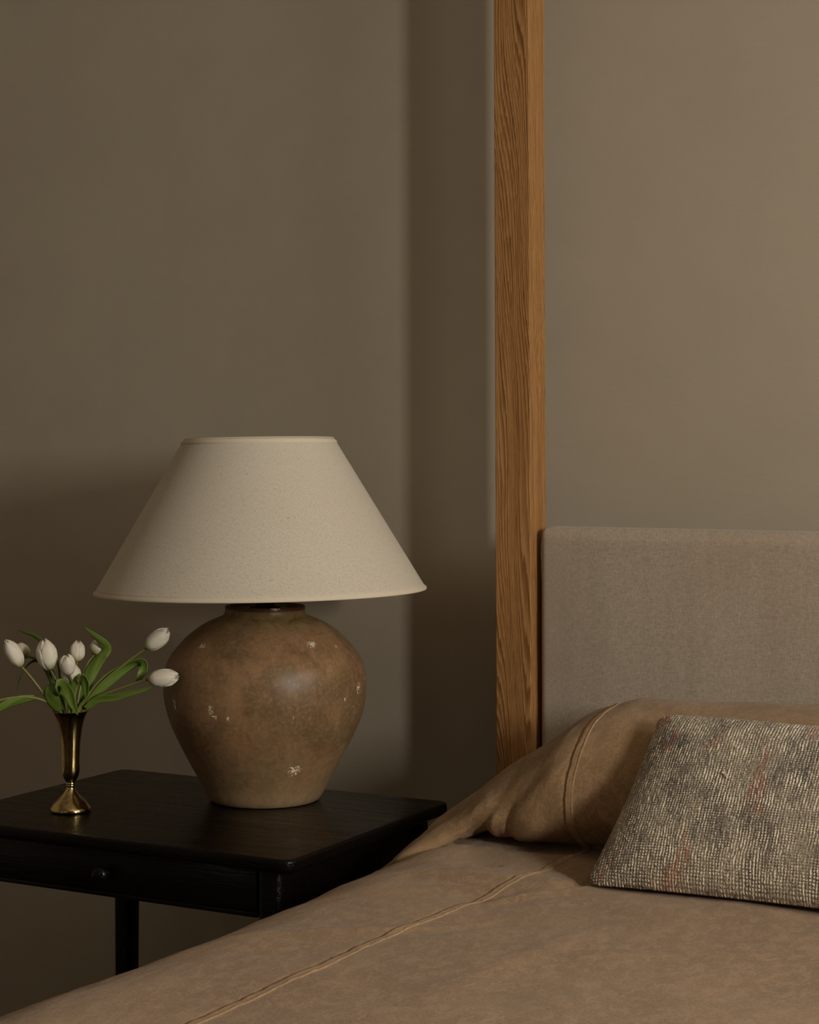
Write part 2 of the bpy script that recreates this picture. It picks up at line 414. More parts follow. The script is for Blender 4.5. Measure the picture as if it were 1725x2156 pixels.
def lathe(name, prof, seg=96, uvs=(1, 1), wob=0.0, seed=0, arclen=True):
    """prof: list of (r, z). closed caps when r == 0"""
    prof = np.array(prof, float); nv = len(prof)
    th = np.linspace(0, 2 * PI, seg + 1)
    P = np.zeros((nv, seg, 3)); uv = np.zeros((nv, seg + 1, 2))
    s = np.concatenate([[0], np.cumsum(np.hypot(*np.diff(prof, axis=0).T))])
    for j in range(nv):
        for i in range(seg):
            r = prof[j, 0]
            if wob: r *= 1 + wob * noise.noise(Vector((math.cos(th[i]) * 1.5, math.sin(th[i]) * 1.5, prof[j, 1] * 12 + seed)))
            P[j, i] = (r * math.cos(th[i]), r * math.sin(th[i]), prof[j, 1])
        uv[j, :, 0] = th / (2 * PI) * uvs[0]; uv[j, :, 1] = s[j] * uvs[1]
    me = grid_mesh(name, P, uv, close_u=True)
    bm = bmesh.new(); bm.from_mesh(me); bmesh.ops.remove_doubles(bm, verts=bm.verts, dist=1e-6)
    bmesh.ops.recalc_face_normals(bm, faces=bm.faces); bm.to_mesh(me); bm.free(); smooth(me)
    return me
def tube(name, pts, rad, seg=10, n=None, caps=True):
    pts = catmull(pts, n) if n else np.array(pts, float)
    m = len(pts); rad = np.interp(np.linspace(0, 1, m), np.linspace(0, 1, len(rad)), rad) if hasattr(rad, '__len__') else np.full(m, rad)
    T = np.gradient(pts, axis=0); T /= np.linalg.norm(T, axis=1)[:, None]
    a = np.array([0.3, 0.9, 0.2]); a -= T[0] * a.dot(T[0]); a /= np.linalg.norm(a)
    P = np.zeros((m, seg, 3)); uv = np.zeros((m, seg + 1, 2))
    for j in range(m):
        a = a - T[j] * a.dot(T[j]); a /= np.linalg.norm(a); b = np.cross(T[j], a)
        for i in range(seg):
            c = 2 * PI * i / seg
            P[j, i] = pts[j] + rad[j] * (math.cos(c) * a + math.sin(c) * b)
        uv[j, :, 0] = np.linspace(0, 1, seg + 1); uv[j, :, 1] = j / (m - 1)
    me = grid_mesh(name, P, uv, close_u=True)
    if caps:
        bm = bmesh.new(); bm.from_mesh(me)
        bmesh.ops.holes_fill(bm, edges=[e for e in bm.edges if e.is_boundary], sides=0)
        bmesh.ops.recalc_face_normals(bm, faces=bm.faces); bm.to_mesh(me); bm.free(); smooth(me)
    return me

# ------------------------------------------------------------------ the room
M_WALL = mat_wall()
def wall(name, lo, hi, mat): return struct(box(name, lo, hi, mat))
W = 0.12
wall('wall_back', (ROOM_X0 - W, ROOM_Y1, 0), (ROOM_X1 + W, ROOM_Y1 + W, ROOM_Z), M_WALL)
wall('wall_left', (ROOM_X0 - W, ROOM_Y0, 0), (ROOM_X0, ROOM_Y1, ROOM_Z), M_WALL)
def wall_with_holes(name, axis, c0, c1, a0, a1, holes):
    """wall slab between c0..c1 on `axis`, spanning a0..a1, with holes (lo_a, hi_a, lo_z, hi_z) sorted along the wall"""
    bm = bmesh.new()
    def add(p, q, z0, z1):
        lo = (c0, p, z0) if axis == 'x' else (p, c0, z0); hi = (c1, q, z1) if axis == 'x' else (q, c1, z1)
        b = box_bm(lo, hi); me = bpy.data.meshes.new('tmp'); b.to_mesh(me); b.free(); bm.from_mesh(me); bpy.data.meshes.remove(me)
    at = a0
    for h in holes:
        add(at, h[0], 0, ROOM_Z); add(h[0], h[1], 0, h[2]); add(h[0], h[1], h[3], ROOM_Z); at = h[1]
    add(at, a1, 0, ROOM_Z)
    return struct(link(name, me_of(bm, name), M_WALL))
def hole(c, z, w, h): return (c - w / 2, c + w / 2, z - h / 2, z + h / 2)
wall_with_holes('wall_right', 'x', ROOM_X1, ROOM_X1 + W, ROOM_Y0, ROOM_Y1, [hole(WIN_Y, WIN_Z, WIN_W, WIN_H), hole(WIN4_Y, WIN4_Z, WIN4_W, WIN4_H)])
wall_with_holes('wall_front', 'y', ROOM_Y0 - W, ROOM_Y0, ROOM_X0 - W, ROOM_X1 + W, [hole(WIN2_X, WIN2_Z, WIN2_W, WIN2_H), hole(FILL_X, FILL_Z, FILL_W, FILL_H)])  # the higher opening only lets the added fill in
struct(box('floor', (ROOM_X0 - W, ROOM_Y0 - W, -0.1), (ROOM_X1 + W, ROOM_Y1 + W, 0), mat_floor()))
struct(box('ceiling', (ROOM_X0 - W, ROOM_Y0 - W, ROOM_Z), (ROOM_X1 + W, ROOM_Y1 + W, ROOM_Z + 0.1), mat_plain('ceiling_paint', lin(222, 214, 198), 0.9)))

# ------------------------------------------------------------------ four-poster bed
M_OAK = mat_oak(); M_HB = mat_headboard()
BX0, BX1 = -1.294, 0.36
PW = 0.064; PYF = 2.735; FY0 = 0.56
bed = thing('canopy_bed', 'oak four-poster bed with a tall square post and an oatmeal linen headboard', 'bed', ((BX0 + BX1) / 2, 1.65, 0))
def local(o, root):
    o.parent = root; o.matrix_parent_inverse = Matrix.Identity(4); o.location = Vector(o.location) - root.location
    return o
PH = 2.22
posts = []
for (x, y) in ((BX0, PYF), (BX1 - PW, PYF), (BX0, FY0), (BX1 - PW, FY0)):
    p = box('post', (-PW / 2, -PW / 2, 0), (PW / 2, PW / 2, PH), M_OAK, bed, 0.0016, 2, loc=(x + PW / 2, y + PW / 2, 0))
    local(p, bed); posts.append(p)
posts[0].rotation_euler = (0, R_(-0.22), 0)
posts[0].location.x -= 0.0
for (a, b) in (((BX0 + PW, PYF + 0.012, PH - 0.07), (BX1 - PW, PYF + 0.052, PH - 0.012)), ((BX0 + PW, FY0 + 0.012, PH - 0.07), (BX1 - PW, FY0 + 0.052, PH - 0.012)),
               ((BX0 + 0.012, FY0 + PW, PH - 0.07), (BX0 + 0.052, PYF, PH - 0.012)), ((BX1 - 0.052, FY0 + PW, PH - 0.07), (BX1 - 0.012, PYF, PH - 0.012))):
    r = box('canopy_rail', a, b, M_OAK, None, 0.002, loc=(0, 0, 0)); local(r, bed)
for (a, b) in (((BX0 + 0.016, FY0 + PW, 0.22), (BX0 + 0.046, PYF, 0.36)), ((BX1 - 0.046, FY0 + PW, 0.22), (BX1 - 0.016, PYF, 0.36)), ((BX0 + PW, FY0 + 0.016, 0.22), (BX1 - PW, FY0 + 0.046, 0.36))):
    r = box('side_rail', a, b, M_OAK, None, 0.003, loc=(0, 0, 0)); local(r, bed)
# upholstered headboard: soft edges, slight crown on the face
def headboard():
    x0, x1, z0, z1, yf, yb = BX0 + PW + 0.0035, BX1 - PW - 0.0035, 0.25, 1.0635, 2.751, 2.797
    nu, nz = 150, 90; rr = 0.016
    # unwrap: rows go bottom->top front, over the rounded top, down the back
    rows = []
    for k in range(nz): rows.append((yf, z0 + (z1 - rr - z0) * k / (nz - 1), 0))
    ry = (yb - yf) / 2
    for k in range(1, 16):
        a = PI * k / 16
        ca, sa = math.cos(a), math.sin(a)
        rows.append(((yf + yb) / 2 - ry * math.copysign(abs(ca) ** 0.8, ca), z1 - rr + rr * abs(sa) ** 0.75, 1))
    for k in range(12): rows.append((yb, z1 - rr - (z1 - rr - z0) * k / 11, 2))
    ym = (yf + yb) / 2
    P = np.zeros((len(rows), nu, 3))
    for j, (y, z, f) in enumerate(rows):
        for i in range(nu):
            t = i / (nu - 1)
            # ease sampling towards the ends
            s = t + 0.0
            s = 0.5 - 0.5 * math.cos(PI * t)
            s = 0.35 * t + 0.65 * s
            x = x0 + (x1 - x0) * s
            e = min(x - x0, x1 - x)
            # round ends
            k = 1.0 if e > 0.011 else math.sqrt(max(0.0, 1 - (1 - e / 0.011) ** 2))
            crown = 0.006 * min(1, e / 0.12) if f == 0 else 0.0
            wr = 0.0012 * noise.noise(Vector((x * 9, z * 5, 3.3)))
            yy = ym + (y - ym) * (0.02 + 0.98 * k) - crown - (wr if f == 0 else 0)
            zz = z
            if z > z1 - 0.06:                           # round the top corners
                rc = 0.020
                if e < rc: zz = min(z, z1 - rc + math.sqrt(max(0, rc * rc - (rc - e) ** 2)) - 0.002 * (1 - e / rc))
            P[j, i] = (x, yy, zz)
    me = grid_mesh('headboard', P)
    bm = bmesh.new(); bm.from_mesh(me)
    bmesh.ops.holes_fill(bm, edges=[e for e in bm.edges if e.is_boundary], sides=0)
    bmesh.ops.recalc_face_normals(bm, faces=bm.faces); bm.to_mesh(me); bm.free(); smooth(me)
    hb = link('headboard', me, M_HB); local(hb, bed)
    pts = [(x0 + 0.0042, 2.7555, z) for z in np.linspace(0.97, 1.034, 8)] + [(x0 + 0.0052, 2.7555, 1.042), (x0 + 0.0085, 2.7565, 1.0500), (x0 + 0.015, 2.7590, 1.0560), (x0 + 0.024, 2.762, 1.0590)]
    pp = link('piping', tube('piping', pts, [0.0006, 0.0014, 0.0017, 0.0014, 0.0006], 10), M_HB); pp.parent = hb
    return hb
hb = headboard()
hb_label = 'oatmeal linen upholstered headboard'
hb['label'] = hb_label
mt = box('mattress', (BX0 + 0.045, FY0 + PW + 0.07, 0.36), (BX1 - 0.045, 2.72, 0.570), mat_plain('mattress_ticking', lin(200, 192, 178)), None, 0.03, 4, True, loc=(0, 0, 0)); local(mt, bed)

# ------------------------------------------------------------------ bedspread over the mattress and the pillows
Z0 = 0.605
PROFILE = {   # X station: (Y, height above the flat cover) from the tuck to the headboard
 -1.312: [(2.24, 0), (2.30, 0), (2.350, -.001), (2.376, -.002), (2.363, .000), (2.357, .002), (2.365, .004), (2.39, .007), (2.44, .010), (2.50, .010), (2.58, 0), (2.65, -.02), (2.70, -.04), (2.715, -.07)],
 -1.27: [(2.23, 0), (2.29, 0), (2.335, 0), (2.367, 0), (2.351, .002), (2.344, .007), (2.357, .013), (2.400, .023), (2.458, .032), (2.53, .037), (2.60, .032), (2.655, .01), (2.70, -.02), (2.715, -.06)],
 -1.225: [(2.24, 0), (2.31, 0), (2.37, 0), (2.412, .001), (2.395, .003), (2.381, .009), (2.388, .020), (2.430, .042), (2.495, .060), (2.575, .071), (2.63, .064), (2.675, .045), (2.71, .01), (2.725, -.04)],
 -1.185: [(2.28, 0), (2.37, 0), (2.45, .002), (2.512, .008), (2.484, .012), (2.424, .021), (2.406, .038), (2.440, .066), (2.508, .088), (2.59, .100), (2.64, .092), (2.68, .065), (2.712, .02), (2.730, -.03)],
 -1.145: [(2.28, 0), (2.38, 0), (2.44, .002), (2.500, .006), (2.470, .009), (2.412, .022), (2.397, .050), (2.435, .088), (2.505, .114), (2.585, .125), (2.645, .115), (2.69, .080), (2.72, .03), (2.733, -.03)],
 -1.10: [(2.28, 0), (2.36, 0), (2.42, -.002), (2.478, .004), (2.450, .008), (2.400, .024), (2.390, .068), (2.427, .112), (2.50, .142), (2.58, .156), (2.65, .143), (2.70, .098), (2.728, .04), (2.735, -.03)],
 -1.05: [(2.27, 0), (2.35, 0), (2.41, -.002), (2.468, .004), (2.435, .018), (2.394, .045), (2.388, .098), (2.422, .148), (2.492, .178), (2.578, .190), (2.655, .174), (2.708, .118), (2.732, .05), (2.737, -.03)],
 -0.98: [(2.26, 0), (2.34, 0), (2.40, 0), (2.455, .004), (2.43, .022), (2.394, .060), (2.398, .122), (2.440, .170), (2.508, .201), (2.585, .211), (2.66, .194), (2.712, .130), (2.733, .05), (2.738, -.03)],
 -0.75: [(2.26, 0), (2.34, 0), (2.40, 0), (2.452, .004), (2.43, .024), (2.405, .064), (2.412, .128), (2.450, .174), (2.512, .203), (2.585, .213), (2.66, .196), (2.712, .130), (2.733, .05), (2.738, -.03)],
 0.10: [(2.26, 0), (2.34, 0), (2.40, 0), (2.45, .004), (2.43, .024), (2.405, .064), (2.41, .128), (2.45, .174), (2.51, .200), (2.585, .208), (2.66, .19), (2.712, .13), (2.733, .05), (2.738, -.03)],
 0.37: [(2.30, 0), (2.40, 0), (2.46, 0), (2.50, .001), (2.49, .004), (2.485, .010), (2.49, .02), (2.51, .03), (2.54, .035), (2.58, .035), (2.62, .03), (2.66, .01), (2.70, -.02), (2.715, -.05)],
}
PX = sorted(PROFILE)
PARR = np.array([PROFILE[x] for x in PX])           # (ns, nc, 2)
def profile_ctrl(X):
    out = np.zeros(PARR.shape[1:])
    X = min(max(X, PX[0]), PX[-1])
    i = max(0, min(len(PX) - 2, int(np.searchsorted(PX, X) - 1)))
    t = (X - PX[i]) / (PX[i + 1] - PX[i])
    if i < 2 or PX[i + 1] - PX[i] > 0.15: t = t * t * (3 - 2 * t) if PX[i + 1] - PX[i] > 0.15 else t
    a0 = PARR[max(i - 1, 0)]; a1 = PARR[i]; a2 = PARR[i + 1]; a3 = PARR[min(i + 2, len(PX) - 1)]
    if PX[i + 1] - PX[i] > 0.15 or i in (0, len(PX) - 2): return a1 * (1 - t) + a2 * t
    return 0.5 * (2 * a1 + (a2 - a0) * t + (2 * a0 - 5 * a1 + 4 * a2 - a3) * t * t + (3 * a1 - a0 - 3 * a2 + a3) * t ** 3)
XE = -1.302      # left edge of the bed top
XR = 0.372
def edge_drop(X):
    d = 0.0
    e = X - XE
    if e < 0.13: d += 0.026 * (1 - e / 0.13) ** 2.2
    e = XR - X
    if e < 0.13: d += 0.026 * (1 - e / 0.13) ** 2.2
    return d
FOOT = FY0 + PW + 0.036
def cover(X, N_FLAT, N_PROF, side=0.0):
    """column of points for one X: foot drop, flat, tuck, pillow mound"""
    c = profile_ctrl(X)
    y_start = c[0][0]
    ys = np.linspace(FOOT + 0.03, y_start, N_FLAT)[:-1]
    flat = [(y, 0.0 - 0.026 * max(0, 1 - (y - FOOT) / 0.13) ** 2.2) for y in ys]
    pr = catmull(np.vstack([c]), N_PROF)
    pts = np.array([(p[0], p[1]) for p in flat] + [tuple(p) for p in pr])
    k = edge_drop(X)
    out = np.zeros((len(pts), 3)); out[:, 0] = X; out[:, 1] = pts[:, 0]; out[:, 2] = Z0 + pts[:, 1] - k
    e = X - XE
    if e < 0.13:                          # the near edge sags a little beside the nightstand
        ss = lambda t: t * t * (3 - 2 * t)
        sag = ss(np.clip((pts[:, 0] - 1.50) / 0.45, 0, 1)) * (1 - ss(np.clip((pts[:, 0] - 2.36) / 0.16, 0, 1)))
        out[:, 2] -= 0.0175 * sag * (1 - e / 0.13) ** 1.3
    return out
def wrinkle(p, seedz=0.0):
    x, y, z = p
    v = Vector((x * 3.1, y * 1.6, z * 3 + seedz))
    a = noise.noise(v) * 0.0045
    b = noise.noise(Vector((x * 9 + y * 4, y * 7 - x * 3, z * 9 + 4))) * 0.0026
    c = noise.noise(Vector((x * 26 - y * 14, y * 20 + x * 9, z * 26 + 9)))
    d = noise.noise(Vector((x * 60, y * 45, z * 60 + 2))) * 0.00035
    near = max(0.0, 1 - abs(y - 2.42) / 0.35)
    return a + b * (1 + 0.8 * near) + c * 0.0010 * (0.5 + near) + d
def dents(x, y, z):
    """pulls and hollows pressed into the pillow end and the seam's puckers"""
    s = 0.0
    # creases running from the tuck up over the pillow end
    for (x0, z0, ang, w, ln, a) in ((-1.165, 0.625, 62, 0.007, 0.050, -0.0042), (-1.185, 0.640, 48, 0.009, 0.060, 0.0045), (-1.140, 0.650, 72, 0.008, 0.045, 0.0040), (-1.120, 0.640, 84, 0.006, 0.04, -0.0036), (-1.215, 0.650, 38, 0.007, 0.06, -0.0034), (-1.09, 0.70, 55, 0.010, 0.06, -0.0036), (-1.15, 0.71, 40, 0.008, 0.07, 0.0030), (-1.24, 0.62, 30, .006, .05, .0025)):
        if y > 2.38 and z > 0.60:
            ca, sa = math.cos(R_(ang)), math.sin(R_(ang)); dx, dz = x - x0, z - z0
            al = dx * ca + dz * sa; ac = -dx * sa + dz * ca + 0.12 * al * al / ln
            q = (ac / w) ** 2 + (al / ln) ** 2
            if q < 7: s += a * math.exp(-q)
    # shallow pulls across the flat top
    for (x0, y0, ang, w, ln, a) in ((-1.14, 2.20, 18, 0.012, 0.10, 0.0028), (-1.19, 2.05, 28, 0.014, 0.12, -0.0026), (-1.22, 2.32, 12, 0.010, 0.08, 0.003), (-1.10, 2.29, 40, 0.010, 0.07, -0.0028), (-0.98, 2.16, 60, 0.012, 0.09, 0.0032), (-0.95, 2.24, 75, 0.010, 0.07, -0.0026), (-1.12, 1.88, 35, 0.015, 0.13, 0.0026), (-1.20, 1.75, 20, 0.016, 0.14, -0.0024), (-0.86, 1.9, 80, 0.02, 0.16, 0.0022), (-0.98, 1.98, 50, 0.015, 0.10, -0.002)):
        if y < 2.30 and z < 0.62:
            ca, sa = math.cos(R_(ang)), math.sin(R_(ang)); dx, dy = x - x0, y - y0
            al = dx * ca + dy * sa; ac = -dx * sa + dy * ca
            q = (ac / w) ** 2 + (al / ln) ** 2
            if q < 7: s += 1.5 * a * math.exp(-q)
    for (cx, cy, cz, r, a) in ((-1.118, 2.42, 0.665, 0.034, -0.010), (-1.15, 2.43, 0.655, 0.022, 0.006), (-1.085, 2.40, 0.65, 0.030, 0.005), (-1.19, 2.49, 0.655, 0.028, -0.004),
                               (-1.10, 2.23, 0.605, 0.05, 0.005), (-1.03, 2.12, 0.605, 0.045, -0.004), (-0.99, 2.25, 0.605, 0.05, 0.005), (-1.2, 2.34, 0.60, 0.06, 0.006), (-1.12, 2.32, .6, .05, -.004)):
        d2 = ((x - cx) ** 2 + (y - cy) ** 2 + (z - cz) ** 2) / (r * r)
        if d2 < 6: s += a * math.exp(-d2)
    return s
def seam_x(i_frac_y):
    y = i_frac_y
    return float(np.interp(y, [0.5, 1.5, 1.75, 2.0, 2.3, 2.42, 2.6, 2.75], [-1.075, -1.062, -1.048, -1.038, -1.018, -1.018, -1.015, -1.01])) + 0.0010 * math.sin(y * 19) + 0.0007 * math.sin(y * 47 + 1)
def build_spread():
    xs = list(np.concatenate([np.linspace(XE, -1.16, 44)[:-1], np.linspace(-1.16, -0.90, 120)[:-1], np.linspace(-0.90, -0.5, 70)[:-1], np.linspace(-0.5, XR, 50)]))
    NF, NP = 210, 150
    cols = [cover(x, NF, NP) for x in xs]
    P = np.array(cols)                      # (nx, ny, 3)
    P = np.transpose(P, (1, 0, 2))          # rows along Y
    nv, nu = P.shape[:2]
    # normals
    def normals(P):
        dv = np.gradient(P, axis=0); du = np.gradient(P, axis=1)
        n = np.cross(du, dv); n /= np.linalg.norm(n, axis=2)[..., None] + 1e-12
        return n
    N = normals(P)
    Q = P.copy()
    for j in range(nv):
        for i in range(nu):
            p = P[j, i]; h = wrinkle(p) + dents(*p)
            tuck = 1.0
            if 2.40 < p[1] < 2.53 and p[2] < Z0 + 0.012: tuck = 0.25
            # pucker ridges either side of the long seam
            sx = seam_x(p[1]); dx = p[0] - sx
            pk = math.exp(-(dx / 0.018) ** 2) * 0.0011 * noise.noise(Vector((0, p[1] * 55, p[2] * 55)))
            gr = -0.0016 * math.exp(-((dx + 0.0075) / 0.0035) ** 2)
            Q[j, i] = p + N[j, i] * ((h + pk) * tuck + gr)
    # skirts: left, right sides hang down
    def skirt(colm, sgn, z_end=0.16, n=26):
        out = []
        for k in range(1, n + 1):
            t = k / n
            a = colm.copy()
            r = 0.012
            if t < 0.16:
                q = t / 0.16 * PI / 2
                a[:, 0] += sgn * r * math.sin(q); a[:, 2] -= r * (1 - math.cos(q))
            else:
                s = (t - 0.16) / 0.84
                zt = colm[:, 2] - r
                a[:, 0] += sgn * (r + 0.0015 * np.sin(colm[:, 1] * 11) * s)
                a[:, 2] = zt + (z_end - zt) * s
            out.append(a)
        return out
    L = skirt(Q[:, 0], -1)[::-1]; Rr = skirt(Q[:, -1], 1)
    cols2 = L + [Q[:, i] for i in range(nu)] + Rr
    Q = np.stack(cols2, axis=1)
    # foot drop rows
    rows = []
    n = 24; base = Q[0]
    for k in range(n, 0, -1):
        t = k / n; a = base.copy(); r = 0.03
        if t < 0.2:
            q = t / 0.2 * PI / 2; a[:, 1] -= r * math.sin(q); zz = a[:, 2] - r * (1 - math.cos(q))
        else:
            s = (t - 0.2) / 0.8; a[:, 1] -= r; zt = a[:, 2] - r; zz = zt + (0.16 - zt) * s
        a[:, 2] = np.maximum(np.minimum(zz, a[:, 2]), 0.16); rows.append(a)
    Q = np.concatenate([np.stack(rows), Q], axis=0)
    nv2, nu2 = Q.shape[:2]
    # UV from arc lengths
    su = np.concatenate([[0], np.cumsum(np.linalg.norm(np.diff(Q[nv2 // 2], axis=0), axis=1))])
    sv = np.concatenate([[0], np.cumsum(np.linalg.norm(np.diff(Q[:, nu2 // 2], axis=0), axis=1))])
    uv = np.zeros((nv2, nu2, 2)); uv[..., 0] = su[None, :]; uv[..., 1] = sv[:, None]
    me = grid_mesh('bedspread', Q, uv)
    o = link('bedspread', me, mat_spread())
    tag(o, 'camel brown washed canvas bedspread drawn over the pillows, long seam down its side', 'bedspread')
    md = o.modifiers.new('thick', 'SOLIDIFY'); md.thickness = 0.0012; md.offset = -1
    # felled seam: raised double-stitched strip following the cloth
    S = []; uvS = []
    offs = [(-0.0058, 0.0000), (-0.0050, 0.0012), (-0.0036, 0.0009), (-0.0015, 0.0013), (0.0012, 0.0013), (0.0030, 0.0008), (0.0040, 0.0017), (0.0052, 0.0018), (0.0062, 0.0000)]
    NFs, NPs = 420, 420
    base_cols = {}
    def col_at(X):
        key = round(X, 4)
        if key not in base_cols: base_cols[key] = cover(X, NFs, NPs)
        return base_cols[key]
    ref = cover(-1.03, NFs, NPs); arc = 0.0
    for j in range(len(ref)):
        if j: arc += float(np.linalg.norm(ref[j] - ref[j - 1]))
        y = ref[j, 1]; sx = seam_x(y)
        row = []
        for (dx, h) in offs:
            c = col_at(round(sx + dx, 3)); c2 = col_at(round(sx + dx, 3) + 0.004)
            p = c[j].copy(); p[0] = sx + dx
            # interpolate heights between quantised columns
            t = (sx + dx - round(sx + dx, 3)) / 0.004
            p[1:] = p[1:] + (c2[j, 1:] - c[j, 1:]) * t
            j0, j1 = max(0, j - 1), min(len(ref) - 1, j + 1)
            dv = c[j1] - c[j0]; du = c2[j] - c[j]
            nn = np.cross(du, dv); nn /= np.linalg.norm(nn) + 1e-12
            hh = wrinkle(p) + dents(*p)
            tuck = 0.25 if (2.40 < p[1] < 2.53 and p[2] < Z0 + 0.012) else 1.0
            puck = 0.0007 * noise.noise(Vector((dx * 300, arc * 95, 7))) if h > 0 else -0.0008
            pk = math.exp(-(dx / 0.018) ** 2) * 0.0011 * noise.noise(Vector((0, p[1] * 55, p[2] * 55)))
            row.append(p + nn * ((hh + pk) * tuck + h * 0.85 + puck + 0.0002))
        S.append(row); uvS.append([(dx, arc) for dx, _ in offs])
    sm = link('seam', grid_mesh('seam', np.array(S), np.array(uvS)), mat_spread(True), o)
    sm['label'] = 'paler double-stitched seam'
    return o
spread = build_spread()

# ------------------------------------------------------------------ kilim cushion
def build_cushion():
    Wd, Hh, Tk = 0.52, 0.288, 0.084
    nu, nv = 540, 320
    U = np.linspace(-1, 1, nu); V = np.linspace(-1, 1, nv)
    uu, vv = np.meshgrid(U, V)
    # pull the side edges in between the corners
    X = uu * Wd / 2 * (1 - 0.030 * (1 - vv ** 2)); Y = vv * Hh / 2 * (1 - 0.045 * (1 - uu ** 2))
    r = 0.985
    prof = np.clip((1 - np.abs(uu) ** 3.4), 0, 1) ** 0.52 * np.clip((1 - np.abs(vv) ** 2.6), 0, 1) ** 0.55
    # corner rounding
    cu = np.clip((np.abs(uu) - 0.93) / 0.07, 0, 1); cv = np.clip((np.abs(vv) - 0.90) / 0.10, 0, 1)
    k = cu * cv
    X = X + 0.030 * (1 - uu) / 2 * (vv + 1) / 2
    X = X - np.sign(uu) * k * 0.005; Y = Y - np.sign(vv) * k * 0.005
    rng = np.random.default_rng(3)
    bead = (np.abs(np.sin(PI * (X + Wd) / 0.0041)) * 0.5 + np.abs(np.sin(PI * (Y + Hh) / 0.0036)) * 0.5)
    lump = np.zeros_like(X)
    for j in range(0, nv):
        for i in range(0, nu, 1):
            lump[j, i] = noise.noise(Vector((X[j, i] * 14, Y[j, i] * 14, 1.7))) * 0.0028 + noise.noise(Vector((X[j, i] * 170, Y[j, i] * 150, 5))) * 0.0007
    edge = np.clip(prof * 3, 0, 1)
    Zf = prof * Tk * 0.55 + (lump + bead * 0.0009) * (0.3 + 0.7 * edge)
    Zb = -prof * Tk * 0.45
    F = np.stack([X, Y, Zf], axis=2); 
    step = 6
    # edge fuzz
    jit = rng.normal(0, 0.00035, F.shape); F += jit
    uv = np.stack([X + 0.5, Y + 0.5], axis=2)
    front = grid_mesh('front_panel', F, uv)
    bi = np.arange(0, nu, step); bi = np.append(bi, nu - 1) if bi[-1] != nu - 1 else bi
    bj = np.arange(0, nv, step); bj = np.append(bj, nv - 1) if bj[-1] != nv - 1 else bj
    B = np.stack([X, Y, Zb], axis=2)[np.ix_(bj, bi)][:, ::-1]
    uvb = uv[np.ix_(bj, bi)][:, ::-1]
    back = grid_mesh('back_panel', B, uvb)
    mk = mat_kilim()
    root = thing('lumbar_cushion', 'oblong handwoven grey and cream wool cushion with faint rust patches, leaning on the bed', 'cushion', (-0.672, 2.243, 0.609))
    for nm, me in (('front_panel', front), ('back_panel', back)):
        o = link(nm, me, mk, root)
        o.rotation_euler = (R_(45), 0, 0)
        o.location = (0, math.cos(R_(45)) * Hh / 2, math.sin(R_(45)) * Hh / 2)
    # loose yarn knots tied into the weave
    mr = mat_plain('cream_yarn', lin(214, 192, 160), 0.95)
    for (u, v) in ((0.485, 0.62), (0.060, 0.10)):
        kx = -Wd / 2 + 0.145 if u > 0.3 else -Wd / 2 + 0.150
    fo = root.children[0]
    for n_, (kx, ky) in enumerate(((-Wd / 2 + 0.150, 0.022), (-Wd / 2 + 0.305, 0.118))):
        j = int((ky / (Hh / 2) + 1) / 2 * (nv - 1)); i = int((kx / (Wd / 2) + 1) / 2 * (nu - 1))
        c = F[j, i]
        bm = bmesh.new()
        rr = random.Random(n_)
        for q in range(7):
            a = rr.uniform(0, 2 * PI); l = rr.uniform(0.004, 0.008)
            pts = [c + np.array([0, 0, 0.0008]), c + np.array([math.cos(a) * l * .5, math.sin(a) * l * .5, 0.0042]), c + np.array([math.cos(a) * l, math.sin(a) * l, 0.0006])]
            me = tube('t', pts, 0.0007, 6, 7); bm.from_mesh(me); bpy.data.meshes.remove(me)
        o = link('yarn_knot', me_of(bm, 'yarn_knot', True), mr, root)
        o.rotation_euler = fo.rotation_euler; o.location = fo.location
    return root
build_cushion()

# ------------------------------------------------------------------ nightstand
M_ESP = mat_espresso()
TX0, TX1, TY0, TY1, TZ = -2.022, -1.349, 2.170, 2.674, 0.610
def rounded_slab(x0, x1, y0, y1, z0, z1, r, edge):
    bm = bmesh.new(); vs = []
    for (cx, cy, a0) in ((x1 - r, y1 - r, 0), (x0 + r, y1 - r, 90), (x0 + r, y0 + r, 180), (x1 - r, y0 + r, 270)):
        for k in range(13):
            a = R_(a0 + 90 * k / 12); vs.append(bm.verts.new((cx + r * math.cos(a), cy + r * math.sin(a), z0)))
    f = bm.faces.new(vs)
    ex = bmesh.ops.extrude_face_region(bm, geom=[f])
    bmesh.ops.translate(bm, verts=[v for v in ex['geom'] if isinstance(v, bmesh.types.BMVert)], vec=(0, 0, z1 - z0))
    bm.normal_update()
    es = [e for e in bm.edges if abs(e.verts[0].co.z - e.verts[1].co.z) < 1e-6]
    bmesh.ops.bevel(bm, geom=es, offset=edge, segments=5, profile=0.5, affect='EDGES')
    return bm
ns = thing('nightstand', 'near-black stained oak nightstand with rounded corners and one drawer', 'nightstand', ((TX0 + TX1) / 2, (TY0 + TY1) / 2, 0))
ox, oy = ns.location.x, ns.location.y
def npart(name, bm, sm_angle=35):
    for v in bm.verts: v.co.x -= ox; v.co.y -= oy
    o = link(name, me_of(bm, name), M_ESP, ns); autosmooth(o, sm_angle); return o
npart('tabletop', rounded_slab(TX0, TX1, TY0, TY1, TZ - 0.0195, TZ, 0.022, 0.0055))
ax0, ax1, ay0, ay1, az0, az1 = TX0 + 0.022, TX1 - 0.028, TY0 + 0.016, TY1 - 0.022, 0.518, TZ - 0.0195
LW = 0.040
